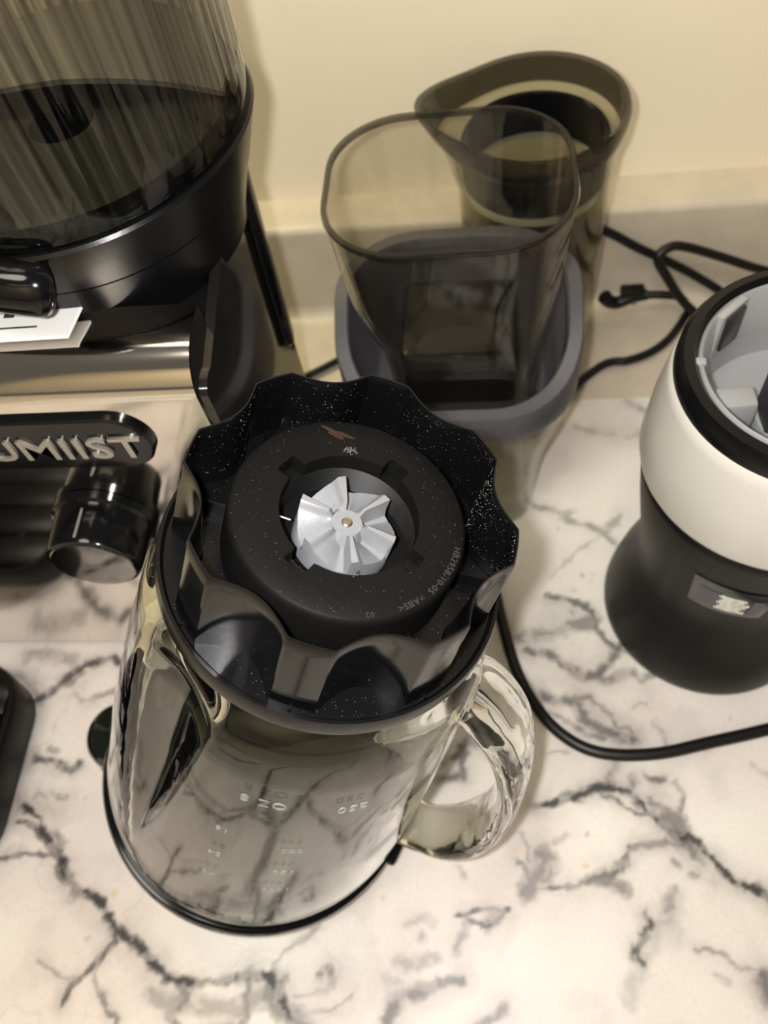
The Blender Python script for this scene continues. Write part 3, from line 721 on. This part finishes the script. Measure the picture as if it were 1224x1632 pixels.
# lint, dust, crumbs caught in the collar
bm = bmesh.new()
def speck(bm, p, s):
    p = Vector(p); u = Vector((random.uniform(-1, 1), random.uniform(-1, 1), random.uniform(-1, 1))).normalized()
    v = u.orthogonal().normalized(); w = u.cross(v)
    pts = [p + u * s, p + v * s, p - (u + v) * .5 * s + w * s * .8, p - (u + v) * .5 * s - w * s * .8]
    vs = [bm.verts.new(q_) for q_ in pts]
    for f in ((0, 1, 2), (0, 2, 3), (0, 3, 1), (1, 3, 2)): bm.faces.new([vs[i] for i in f])
def wall_r(deg, z):
    t = (z - .2122) / .0348
    return scallop(R(deg % 360), .0484 - .0020 * t, .0085 - .0033 * t) - .0001
for _ in range(1150):   # on the inner wall of the rim, mostly far side and right
    m_ = random.random()
    deg = random.gauss(28, 14) if m_ < .35 else (random.gauss(-6, 9) if m_ < .55 else (random.gauss(85, 30) if m_ < .85 else random.uniform(100, 175)))
    z = random.uniform(.224, .2465)
    r = wall_r(deg, z)
    speck(bm, (r * math.cos(R(deg)), r * math.sin(R(deg)), z), random.choice((.00008, .0001, .00013, .00019)))
for _ in range(260):
    deg = random.uniform(0, 360); r = random.uniform(.0235, .0335)
    speck(bm, (r * math.cos(R(deg)), r * math.sin(R(deg)), .2393), random.choice((.00006, .00008, .00012)))
for _ in range(320):
    deg = random.uniform(0, 360); r = random.uniform(.035, .043)
    speck(bm, (r * math.cos(R(deg)), r * math.sin(R(deg)), .2202), random.choice((.00008, .0001, .00015)))
for _ in range(160):
    deg = random.uniform(-160, -30); r = random.uniform(.044, .0505)
    speck(bm, (r * math.cos(R(deg)), r * math.sin(R(deg)), .2133), random.choice((.00007, .0001, .00014)))
dust = from_bm('dust_specks', bm, M['dust'], collar, smooth=False)
tag(dust, kind='stuff', label='fine pale dust specks scattered over the black collar')

def blob(name, p, s, mat, parent=None, seed=1):
    bm = bmesh.new(); bmesh.ops.create_icosphere(bm, subdivisions=2, radius=1)
    rd = random.Random(seed)
    for v in bm.verts:
        v.co = Vector((v.co.x * s[0], v.co.y * s[1], v.co.z * s[2])) * rd.uniform(.7, 1.2)
    bmesh.ops.translate(bm, verts=bm.verts, vec=p)
    return from_bm(name, bm, mat, parent)
def fibre(name, pts, r, mat, parent=None):
    return tube_obj(name, pts, r, mat, parent, n=6, sub=5)
crumb = thing('food_crumb', 'tan crumb with a hair stuck inside the black collar rim', 'crumb', JW(.0428, 17, .2285))
blob('crumb_body', (0, 0, 0), (.0009, .0008, .0012), M['crumb'], crumb, 3)
blob('crumb_flake', (.0004, .0016, .0030), (.0004, .0004, .0004), M['crumb'], crumb, 5)
fibre('hair', [(0, 0, 0), (-.0014, -.0008, .0), (-.0028, -.0010, .0005), (-.0042, -.0020, .0008)], .00013, M['dust'], crumb)
lint = thing('lint_tuft', 'grey lint tuft on the far edge of the notched hole', 'lint', JW(.0217, 96, .2393))
for k in range(14):
    a = random.uniform(0, 6.28); c0 = Vector((random.uniform(-.0022, .0022), random.uniform(-.0006, .0008), .0002))
    d = Vector((math.cos(a), math.sin(a), random.uniform(-.2, .6))) * random.uniform(.0005, .0014)
    fibre('fibre', [c0 - d, c0 + Vector((random.uniform(-.0005, .0005),) * 3), c0 + d], .00011, M['lint'], lint)
lint2 = thing('lint_sprig', 'dark spiky lint at the near edge of the notched hole', 'lint', JW(.0203, -82, .2396))
for k in range(10):
    a = k * 1.2; d = Vector((math.cos(a) * .0010, math.sin(a) * .0013, random.uniform(0, .0012)))
    fibre('fibre', [(0, 0, 0), d * .5, d], .00012, M['lint'] if k % 2 else M['ink'], lint2)
fb = fibre('white_fibre', [JW(.0195, 186, .2340), JW(.0180, 187, .2338), JW(.0162, 188, .2334)], .00022, M['card'])
tag(fb, 'short white fibre poking from the left of the grey coupling', 'fibre')
bm = bmesh.new(); bmesh.ops.create_circle(bm, cap_ends=True, segments=24, radius=1)
for v in bm.verts:
    t = math.atan2(v.co.y, v.co.x)
    v.co = Vector((v.co.x * .0042, v.co.y * .0013, 0)) * (1 + .35 * math.sin(3 * t) + .2 * math.sin(5 * t + 1))
ext = bmesh.ops.extrude_face_region(bm, geom=list(bm.faces))
bmesh.ops.translate(bm, verts=[g for g in ext['geom'] if isinstance(g, bmesh.types.BMVert)], vec=(0, 0, .0002))
sm = from_bm('sauce_smear', bm, M['stain'])
sm.matrix_world = JM @ Matrix.Translation((-.0065, .0275, .2392)) @ Matrix.Rotation(R(-12), 4, 'Z')
tag(sm, 'dried red-brown smear on the far side of the black disc', 'smear')

# small dark glossy cap that props up the jar's left edge
cap = thing('dark_cap', 'small dark glossy round cap under the left edge of the jar', 'cap', (-.2015, .1135, 0))
lathe_obj('cap_body', [(.0, .040), (.008, .0395), (.014, .0365), (.0175, .031), (.0188, .024), (.0188, .010), (.0195, .006), (.0195, .0), (.0, .0)], M['cap_glass'], cap, n=48)
lathe_obj('cap_ring', [(.0190, .0135), (.0202, .0130), (.0202, .0105), (.0190, .010)], M['black_rim'], cap, n=48)

# ------------------------------------------------------------------ steel coffee grinder (left)
GX0, GX1, GY0, GY1 = -.345, -.1005, .1765, .289
gr = thing('coffee_grinder', 'steel and black coffee grinder with smoky ribbed hopper', 'coffee grinder', (-.22, .23, 0))
O = Vector((-.22, .23, 0))
def G(x, y, z): return (x - O.x, y - O.y, z - O.z)
# steel front wrapping over the top edge
rt = .017
pf = [(GY0 + .0005, .004)] + [(GY0, .006), (GY0, .2305)]
pf += [(GY0 + rt * (1 - math.cos(R(a))), .2305 + rt * math.sin(R(a))) for a in range(9, 91, 9)]
pf += [(.2065, .2475), (.2065, .004)]
bm = bmesh.new()
add_rings(bm, [[G(x, y, z) for (y, z) in pf] for x in (GX0, GX1 - .0015)], cap0=True, cap1=True)
fp = from_bm('front_panel', bm, M['chrome'], gr, angle=30)
fp['label'] = 'polished steel front panel rolled over the top edge'
box_obj('housing', (GX0 - O.x + .002, GX1 - O.x - .004, .2066 - O.y, GY1 - O.y, .004, .2345), M['black_matte'], gr, .004)
# glossy side panel with rounded corners
bm = bmesh.new()
ring = []
def side_outline():
    pts = []
    for cy, cz, a, rc in ((GY1 - .008, .240, 0, .008), (.2620, .240, 60, .008), (GY0 + .012, .2225, 60, .008), (GY0 + .010, .010, 180, .006), (GY1 - .006, .010, 270, .006)):
        for i in range(7):
            t = R(a + 15 * i); pts.append((cy + rc * math.cos(t), cz + rc * math.sin(t)))
    return pts
so = side_outline()
add_rings(bm, [[G(x, y, z) for (y, z) in so] for x in (GX1 - .004, GX1)], cap0=True, cap1=True)
M['side_gloss'] = plain('black_gloss_panel', (.012, .011, .009), .07, spec=.9)
from_bm('side_panel', bm, M['side_gloss'], gr, angle=30)
bm = bmesh.new()
add_tube(bm, [Vector(G(GX1 + .0015, .2785, .150)), Vector(G(GX1 + .0015, .2785, .153)), Vector(G(GX1 + .0015, .2815, .20)), Vector(G(GX1 + .0015, .2855, .244))], lambda f: .0045 + .0030 * min(1, f * 8), .0025, n=12, up=(1, 0, 0))
from_bm('edge_trim', bm, M['black_rim'], gr, angle=60)
for x in (GX0 + .02, GX1 - .02):
    for y in (.185, .275):
        lathe_obj('foot', [(0, .004), (.009, .004), (.009, .0), (0, .0)], M['rubber'], gr, n=20, c=(x - O.x, y - O.y))
# badge with lettering
bm = bmesh.new()
bz0, bz1, bx1 = .1945, .2245, -.1262
rb = (bz1 - bz0) / 2
outl = [(-.335, bz0), (bx1 - rb, bz0)] + [(bx1 - rb + rb * math.sin(R(a)), (bz0 + bz1) / 2 - rb * math.cos(R(a))) for a in range(10, 180, 10)] + [(bx1 - rb, bz1), (-.335, bz1)]
def inset(o, d):
    c = ((-.23), (bz0 + bz1) / 2)
    return [(x - d if x > -.3 else x, z + (d if z < c[1] else -d) * min(1, abs(z - c[1]) / rb)) for x, z in o]
add_rings(bm, [[G(x, GY0 + .0005, z) for x, z in outl], [G(x, GY0 - .0022, z) for x, z in outl], [G(x, GY0 - .0030, z) for x, z in inset(outl, .0010)]], cap0=True, cap1=True)
badge = from_bm('badge', bm, M['black_rim'], gr, angle=25)
me = text_mesh('UMIIST', .0172, .0007, spacing=1.02, bold=.0001)
w = max(v.co.x for v in me.vertices)
sx = .0660 / w
for v in me.vertices:
    v.co = G(-.1955 + v.co.x * sx, GY0 - .0036 - v.co.z, .2030 + v.co.y)
link_mesh('lettering', me, M['badge_letter'], badge)
# knob
knob_c = (-.1700, .1525)
def knob_ring(r, y):
    return [G(knob_c[0] + r * math.cos(2 * math.pi * j / 64), y, knob_c[1] + r * math.sin(2 * math.pi * j / 64)) for j in range(64)]
bm = bmesh.new()
add_rings(bm, [knob_ring(.0225, GY0 - .0003), knob_ring(.0225, GY0 - .004), knob_ring(.0208, GY0 - .005), knob_ring(.0200, GY0 - .022), knob_ring(.0193, GY0 - .0235), knob_ring(.0180, GY0 - .024)], cap0=True, cap1=True)
kb = from_bm('knob', bm, M['black_rim'], gr, angle=30)
bm = bmesh.new()
add_rings(bm, [knob_ring(.0180, GY0 - .0241), knob_ring(.0176, GY0 - .0247), knob_ring(.004, GY0 - .0249)], cap0=True, cap1=True)
M['knob_face'] = plain('polished_dark_cap', (.30, .29, .28), .06, metal=1.0)
from_bm('knob_face', bm, M['knob_face'], kb, angle=30)
bm = bmesh.new()
add_box(bm, *[a for a in (knob_c[0] - O.x - .0006, knob_c[0] - O.x + .0006, GY0 - O.y - .022, GY0 - O.y - .008, knob_c[1] + .0200, knob_c[1] + .0207)], bev=.0002, seg=1)  # pale bar modelled in place of the highlight streak on the knob
from_bm('highlight_bar', bm, M['badge_letter'], kb, smooth=False)
# collar rings and hopper
HC = (-.1505 - O.x, .262 - O.y)
hr = .0685
cr_ = thing_collar = lathe_obj('hopper_collar', [(.02, .2345), (.0545, .2345), (.0555, .2400), (.0622, .2608), (.0615, .2612), (.02, .2612)], M['black'], gr, n=120, c=HC)
lathe_obj('grind_ring', [(.02, .2616), (.0622, .2616), (.0632, .2622), (.0700, .2820), (.0692, .2832), (.02, .2832)], M['black'], gr, n=120, c=HC)
NR = 72
def ribs(t, r, z): return r + (.00035 * math.cos(NR * t) if z > .2995 else 0)
hop = lathe_obj('hopper', [(hr - .0005, .2834), (hr + .0005, .290), (hr + .0005, .2990), (hr + .0005, .3), (hr + .001, .375), (hr + .0015, .450),
                           (hr - .001, .450), (hr - .0015, .375), (hr - .002, .3), (hr - .002, .2990), (hr - .002, .290), (hr - .003, .2834)], M['smoke_hopper'], gr, n=288, c=HC, rf=ribs, angle=60)
hop['label'] = 'smoky clear bean hopper with fine vertical ribs'
lathe_obj('hopper_funnel', [(hr - .0035, .2905), (hr - .0045, .2905), (.03, .2850), (.012, .2840), (.012, .2836), (hr - .0035, .2836)], M['well'], hop, n=96, c=HC)
# raised floor at the back of the hopper
bm = bmesh.new()
top = []
for i in range(25):
    a_ = R(8 + 164 * i / 24); top.append((HC[0] + (hr - .0048) * math.cos(a_), HC[1] + (hr - .0048) * math.sin(a_)))
for i in range(25):
    x_ = -1 + 2 * i / 24; top.append((HC[0] + x_ * (hr - .0048) * .99, HC[1] + .0075 - .012 * abs(x_) ** 2.2 + .004 * (1 - abs(x_))))
add_rings(bm, [[(x_, y_, .2908) for x_, y_ in top], [(x_, y_, .2928) for x_, y_ in top]], cap0=True, cap1=True)
from_bm('feed_shelf', bm, M['shelf'], hop, smooth=False)
lathe_obj('hopper_lid', [(.0, .456), (hr + .003, .456), (hr + .003, .4505), (.0, .4505)], M['smoke_hopper'], hop, n=96, c=HC)
# lock lever at the front of the hopper
bm = bmesh.new()
add_tube(bm, spline([G(-.205, .205, .280), G(-.182, .196, .279), G(-.162, .1905, .277), G(-.1455, .1895, .274), G(-.1420, .1915, .272)], 8), lambda f: .0085 - .0045 * max(0, f - .85) / .15, .0095, n=20)
lv = from_bm('lock_lever', bm, M['black_rim'], gr, angle=60)
bm = bmesh.new()
tri = [G(-.1640, .1960, .270), G(-.1420, .1935, .270), G(-.1400, .2030, .270), G(-.1640, .2050, .270)]
tri2 = [G(-.1600, .2000, .296), G(-.1500, .1990, .299), G(-.1490, .2035, .299), G(-.1600, .2050, .296)]
add_rings(bm, [tri, tri2], cap0=True, cap1=True)
bmesh.ops.bevel(bm, geom=list(bm.edges), offset=.0012, segments=2, affect='EDGES')
from_bm('clear_catch', bm, M['smoke_dark'], lv, angle=30)

# white card tucked on the steel ledge
cd = thing('white_card', 'white printed card lying on the steel ledge under the hopper', 'card', (-.165, .197, .2500), (R(1.5), 0, R(1)))
bm = bmesh.new(); add_box(bm, -.055, .0205, -.0075, .0085, .0004, .0016, .0002, 1)
for v in bm.verts:
    if v.co.x > 0: v.co.x += (v.co.y + .0075) * .15
from_bm('sheet', bm, M['card'], cd, smooth=False)
bm = bmesh.new(); add_box(bm, -.012, .008, -.0025, -.0018, .0016, .0018)
from_bm('printed_line', bm, M['ink'], cd, smooth=False)
bm = bmesh.new(); add_box(bm, -.006, -.002, .0028, .0050, .0016, .0018)
from_bm('printed_mark', bm, M['ink'], cd, smooth=False)

# ------------------------------------------------------------------ clear bin with slate collar, and the smoky bin nested in it
BC = Vector((-.0165, .300, 0))
lb = thing('collared_bin', 'clear lower bin with a slate-grey saddle-shaped collar behind the jar', 'bin', BC)
def shell(name, secs, mat, parent, th=.002, floor=True, n=8, angle=50):
    """open-topped box of rounded-rectangle sections (w, d, rc, z, (dx, dy))"""
    bm = bmesh.new()
    outer = [rrect(w, d, rc, c, z, n) for (w, d, rc, z, c) in secs]
    inner = [rrect(w - 2 * th, d - 2 * th, max(.002, rc - th), c, z if i else z + th, n) for i, (w, d, rc, z, c) in enumerate(secs)]
    add_rings(bm, outer + list(reversed(inner)), cap0=True, cap1=True)
    return from_bm(name, bm, mat, parent, angle=angle)
shell('clear_body', [(.078, .084, .020, .0, (0, 0)), (.082, .088, .022, .004, (0, 0)), (.090, .092, .026, .045, (0, 0)), (.094, .094, .028, .058, (0, 0)), (.106, .098, .034, .074, (0, 0)), (.1195, .102, .040, .092, (0, 0)), (.1215, .103, .042, .118, (0, 0))],
      M['clear'], lb, .002)
def saddle(base, rise):
    def z(x, y): 
        t = min(1, max(0, (y + .052) / .075))
        return base + rise * (t * t * (3 - 2 * t))
    return z
bm = bmesh.new()
W, D_, RC = .1245, .1050, .044
rs = [rrect(W, D_, RC, z=saddle(.1005, .0), n=10), rrect(W + .0015, D_ + .0015, RC, z=saddle(.1035, .010), n=10), rrect(W + .0015, D_ + .0015, RC, z=saddle(.1190, .030), n=10), rrect(W, D_, RC, z=saddle(.1205, .030), n=10),
      rrect(W - .012, D_ - .012, RC - .005, z=saddle(.1205, .030), n=10), rrect(W - .014, D_ - .014, RC - .006, z=saddle(.1190, .030), n=10), rrect(W - .015, D_ - .015, RC - .006, z=saddle(.1005, .0), n=10)]
add_rings(bm, rs, loop=True)
from_bm('collar', bm, M['collar_grey'], lb, angle=40)
bm = bmesh.new()
rs = [rrect(W - .0155, D_ - .0155, RC - .006, z=saddle(.1170, .028), n=10), rrect(W - .030, D_ - .022, RC - .010, z=.100, n=10), rrect(W - .034, D_ - .026, RC - .012, z=.098, n=10)]
add_rings(bm, rs, cap1=True)
from_bm('textured_lining', bm, M['collar_tex'], lb, angle=40)

sb = thing('smoky_bin', 'smoky clear rounded-square bin nested in the slate collar', 'bin', (BC.x, BC.y, .0990))
sh = shell('bin_shell', [(.070, .066, .012, .0, (.004, -.004)), (.072, .068, .014, .003, (.004, -.004)), (.078, .073, .018, .048, (.003, -.003)), (.090, .081, .026, .060, (.001, -.001)), (.099, .088, .032, .078, (0, 0)), (.1045, .0915, .034, .108, (0, 0)), (.1065, .0930, .035, .1215, (0, 0))],
      M['smoke'], sb, .0018, n=12)
bm = bmesh.new()
rs = [rrect(.1075, .094, .0355, z=.1200, n=12), rrect(.1085, .095, .036, z=.1215, n=12), rrect(.1075, .094, .0355, z=.1228, n=12), rrect(.1035, .090, .0335, z=.1228, n=12), rrect(.1028, .0893, .033, z=.1215, n=12), rrect(.1035, .090, .0335, z=.1200, n=12)]
add_rings(bm, rs, loop=True)
from_bm('bin_rim', bm, M['smoke_dark'], sb, angle=50)
bm = bmesh.new(); add_box(bm, -.028, .030, -.030, .024, .004, .044, .005)
ins = from_bm('inner_block', bm, M['smoke_block'], sb, angle=40)
ins['label'] = 'darker moulded pocket in the bottom of the bin'
# ------------------------------------------------------------------ smoky pitcher behind the bin
PC = Vector((.0255, .3910, 0))
pt = thing('smoky_pitcher', 'smoky clear pitcher with a pouring lip at the back by the wall', 'pitcher', PC)
def spout(t, r, z):
    a = abs((t - R(172) + math.pi) % (2 * math.pi) - math.pi)
    k = max(0, (z - .150) / .042)
    return r + .0165 * min(1.1, k) ** 1.6 * math.exp(-(a / R(26)) ** 2) + .002 * min(1, k) ** 3
def spz(bm_verts): pass
pbody = lathe_obj('pitcher_body', [(.0, .0), (.034, .0), (.0370, .003), (.0385, .05), (.0400, .10), (.0415, .15), (.0430, .175), (.0440, .190),
                                   (.0418, .190), (.0410, .175), (.0395, .15), (.0380, .10), (.0365, .05), (.0350, .005), (.0, .005)], M['smoke_pitcher'], pt, n=120, rf=lambda t, r, z: spout(t, r, z) if r > .001 else r, angle=50)
lathe_obj('rim_band', [(.0443, .1780), (.0452, .1800), (.0455, .1905), (.0440, .1925), (.0420, .1915), (.0415, .1820), (.0420, .1780)], M['smoke_dark'], pt, n=120, rf=spout, angle=50)
cup = thing('nested_cup', 'clear cup with black band and white gasket standing inside the smoky pitcher', 'cup', (PC.x, PC.y, .0055))
lathe_obj('cup_body', [(.0, .0), (.0320, .0), (.0335, .004), (.0372, .150), (.0355, .150), (.0318, .006), (.0, .006)], M['clear'], cup, n=80)
lathe_obj('black_band', [(.0374, .1470), (.0388, .1480), (.0392, .1680), (.0380, .1700), (.0350, .1700), (.0350, .1470)], M['black'], cup, n=80)
lathe_obj('white_gasket', [(.0374, .1425), (.0390, .1428), (.0390, .1462), (.0374, .1465)], M['white_line'], cup, n=80)
lathe_obj('dark_base', [(.0, .050), (.0318, .050), (.0325, .052), (.0338, .108), (.0325, .112), (.0, .112)], M['black'], cup, n=80)

# ------------------------------------------------------------------ white and black chopper base on the right
CC = Vector((.1185, .2035, 0))
ch = thing('chopper_base', 'white-banded black chopper motor base with a grey cup on top', 'motor base', CC)
bd = lathe_obj('body', [(.0, .0), (.0525, .0), (.0555, .003), (.0560, .008), (.0550, .016), (.0525, .030), (.0485, .046), (.0452, .060), (.0445, .070), (.0455, .080), (.0480, .095), (.0510, .115), (.0538, .138), (.0542, .1460), (.0520, .1475), (.0, .1475)],
               M['black_matte'], ch, n=120, angle=60)
bd['label'] = 'satin black waisted body'
band = lathe_obj('white_band', [(.0532, .1475), (.0556, .1477), (.0562, .1505), (.0548, .1725), (.0520, .1920), (.0508, .1975), (.0490, .1985), (.0490, .1475)], M['white_band'], ch, n=120, angle=50)
lathe_obj('seam_ring', [(.0490, .1459), (.0554, .1465), (.0556, .1477), (.0490, .1481)], M['black_rim'], ch, n=120)
lathe_obj('black_rim', [(.0488, .1925), (.0506, .1980), (.0500, .2030), (.0480, .2065), (.0445, .2070), (.0428, .2050), (.0425, .1925)], M['black'], ch, n=120, angle=45)
cupp = lathe_obj('grey_cup', [(.0425, .2050), (.0415, .2060), (.0405, .2050), (.0385, .1825), (.0370, .1715), (.0330, .1685), (.0, .1685), (.0, .1665), (.0400, .1665), (.0425, .1725)], M['grey_cup'], ch, n=120, angle=45)
cupp['label'] = 'light grey drive cup with latch slot and posts'
# latch slot at the far left of the cup
def polar_box(name, deg, r0, r1, w, z0, z1, mat, parent, bev=.0006):
    bm = bmesh.new(); add_box(bm, r0, r1, -w / 2, w / 2, z0, z1, bev)
    o = from_bm(name, bm, mat, parent); o.rotation_euler = (0, 0, R(deg)); return o
polar_box('latch_frame', 133, .0375, .0405, .0150, .1840, .2065, M['grey_cup'], cupp)
polar_box('latch_slot', 133, .0362, .0385, .0105, .1870, .2050, M['inner_grey'], cupp)
polar_box('latch_tooth', 176, .0400, .0455, .0035, .2005, .2060, M['grey_cup'], cupp)
polar_box('latch_tooth', -160, .0385, .0450, .0045, .1925, .2015, M['grey_cup'], cupp)
polar_box('drive_post', 184, .0190, .0340, .0105, .1685, .1905, M['grey_cup'], cupp, .002)
polar_box('drive_post', 205, .0270, .0370, .0050, .1685, .1845, M['grey_cup'], cupp, .001)
lathe_obj('drive_boss', [(.0, .1750), (.016, .1750), (.0185, .161), (.0195, .156), (.0, .156)], M['grey_cup'], cupp, n=48)
bm = bmesh.new()
hexr = lambda r, z, tw=0: [(r * (1 + .10 * (j % 2)) * math.cos(2 * math.pi * j / 12 + tw), r * (1 + .10 * (j % 2)) * math.sin(2 * math.pi * j / 12 + tw), z) for j in range(12)]
add_rings(bm, [hexr(.0145, .1751), hexr(.0145, .1945), hexr(.0130, .1965), hexr(.006, .1965)], cap0=True, cap1=True)
from_bm('rubber_drive', bm, M['dark_cap'], cupp, angle=25)
# stains in the cup
for k, (dg, r, z, s) in enumerate(((128, .0389, .1815, .0010), (116, .0389, .1825, .0015), (104, .0388, .1810, .0012), (98, .0384, .1775, .0018), (110, .0384, .1785, .0009))):
    o = blob('food_stain', (0, 0, 0), (.0003, s, s * .6), M['stain'], cupp, 20 + k)
    o.location = (r * math.cos(R(dg)), r * math.sin(R(dg)), z); o.rotation_euler = (0, 0, R(dg))
# rating label window on the waist
lw = thing_lw = None
def body_r(z):
    P = [(.046, .049), (.060, .0452), (.070, .0445), (.080, .0455), (.095, .0480), (.115, .0510), (.138, .0538)]
    for (z0, r0), (z1, r1) in zip(P[:-1], P[1:]):
        if z <= z1: return r0 + (r1 - r0) * (z - z0) / (z1 - z0)
    return .0505
def patch(name, a0, a1, z0, z1, off, mat, parent, th=.0006):
    bm = bmesh.new(); rings = []
    for z in np.linspace(z0, z1, 5):
        rings.append([((body_r(z) + off) * math.cos(R(a)), (body_r(z) + off) * math.sin(R(a)), float(z)) for a in np.linspace(a0, a1, 10)])
    back = [[(x * (1 - th / math.hypot(x, y)), y * (1 - th / math.hypot(x, y)), z) for x, y, z in r_] for r_ in rings]
    loops = [r_ + list(reversed(b_)) for r_, b_ in zip(rings, back)]
    add_rings(bm, loops, cap0=True, cap1=True)
    return from_bm(name, bm, mat, parent, angle=30)
LA = -112
lab = patch('rating_label', LA - 17, LA + 22, .086, .118, .0006, M['black_rim'], ch)
patch('label_plate', LA - 13, LA - 2, .0915, .1095, .0010, M['collar_grey'], lab)
for k in range(7):
    z = .0915 + k * .0026
    patch('printed_line', LA - 3 + (k % 3), LA + 12 - (k * 7 % 4), z, z + .0017, .0012, M['label_silver'], lab, .0005)
patch('label_plate', LA + 13, LA + 18, .0915, .1095, .0010, M['collar_grey'], lab)

# ------------------------------------------------------------------ cords
def cord(name, pts, r, label, plug=None):
    o = tube_obj(name, pts, r, M['cord'], None, n=12, sub=12)
    return tag(o, label, 'cord', 'black power cords')
z = .0035
cord('power_cord', [(-.0965, .2300, .030), (-.088, .2300, .020), (-.070, .2300, .0045), (-.040, .2270, z), (-.012, .2230, z), (-.001, .212, z), (.0030, .195, z), (.010, .165, z), (.0185, .145, z), (.0300, .1290, z), (.0450, .1185, z), (.0620, .1150, z), (.085, .1165, z), (.110, .1225, z), (.1405, .1300, z), (.20, .146, z), (.28, .15, z), (.40, .135, z), (.55, .14, z), (.70, .16, z)], .0033,
     'black cord curving over the marble film from the jar to the right edge')
cord('power_cord', [(.050, .4410, .079), (.0760, .4410, .0665), (.100, .4410, .0500), (.1190, .4405, .0385), (.142, .4400, .0230), (.1668, .4330, .0070), (.185, .40, .0040), (.20, .36, .0035)], .0031,
     'black cord slanting down the backsplash from behind the pitcher')
cord('power_cord', [(.70, .4300, .0035), (.45, .4330, .0035), (.32, .4360, .0045), (.26, .4370, .0100), (.22, .4370, .018), (.1863, .4360, .0280), (.1529, .4350, .0440), (.130, .4340, .0545), (.1188, .4330, .0565), (.1110, .4290, .0510), (.1190, .4250, .0370), (.1316, .4210, .0190), (.1480, .4130, .0050), (.160, .385, .0035), (.172, .33, .0035)], .0031,
     'black cord looping over the backsplash and down behind the chopper base')
pc = thing('plug_cord', 'black cord with a moulded plug, looped on the bare counter by the pitcher', 'cord', (0, 0, 0), group='black power cords')
tube_obj('cable', [(.1080, .4270, .0205), (.1200, .4260, .0205), (.1310, .4250, .0180), (.1384, .4240, .0060), (.1360, .4210, .0038), (.1300, .4110, .0036), (.1205, .3987, .0035), (.1080, .3890, .0035), (.0936, .3832, .0035), (.0750, .3790, .0035), (.0400, .345, .0035), (.03, .33, .0035)], .0029, M['cord'], pc, n=12, sub=10)
bm = bmesh.new()
add_tube(bm, spline([(.0790, .4250, .0230), (.0830, .4252, .0180), (.0890, .4262, .0155), (.0980, .4268, .0190), (.1085, .4270, .0210)], 6), lambda f: .0052 - .0012 * f, lambda f: .0050 - .0012 * f, n=12)
from_bm('plug_body', bm, M['cord'], pc, angle=60)
bm = bmesh.new(); add_box(bm, .0900, .1060, .4225, .4315, .0215, .0275, .001)
from_bm('plug_grip', bm, M['cord'], pc)
bm = bmesh.new(); add_box(bm, .0985, .1005, .4215, .4225, .0170, .0200, .0003)
from_bm('moulded_mark', bm, M['lint'], pc)
cord('power_cord', [(-.20, .345, z), (-.165, .362, z), (-.1271, .3834, z), (-.1028, .3987, z), (-.080, .41, z), (-.05, .415, z)], .0026, 'thin black cord on the bare counter left of the slate-collared bin')

# ------------------------------------------------------------------ black slatted tray at the lower left edge
tr_ = thing('drip_tray', 'black slatted tray at the lower left edge of the counter', 'tray', (-.340, .098, 0))
bm = bmesh.new()
rs = [rrect(.140, .100, .022, z=.0), rrect(.146, .106, .025, z=.004), rrect(.150, .110, .027, z=.030), rrect(.148, .108, .026, z=.032), rrect(.142, .102, .023, z=.032), rrect(.140, .100, .022, z=.026), rrect(.138, .098, .022, z=.018)]
add_rings(bm, rs, cap0=True, cap1=True)
from_bm('pan', bm, M['black_matte'], tr_, angle=40)
bm = bmesh.new(); add_box(bm, -.068, .068, -.0105, .0105, .0245, .0300, .0012)
s0 = from_bm('slat', bm, M['black'], tr_)
for k in range(4):
    o = s0 if k == 0 else s0.copy()
    if k: COL.objects.link(o); o.parent = tr_
    o.location = (0, -.0360 + k * .0240, 0)
bm = bmesh.new(); add_box(bm, -.0025, .0025, -.047, .047, .0235, .0275, .0006)
c0 = from_bm('cross_bar', bm, M['black'], tr_)
for k, x in enumerate((.045, 0, -.045)):
    o = c0 if k == 0 else c0.copy()
    if k: COL.objects.link(o); o.parent = tr_
    o.location = (x, 0, 0)
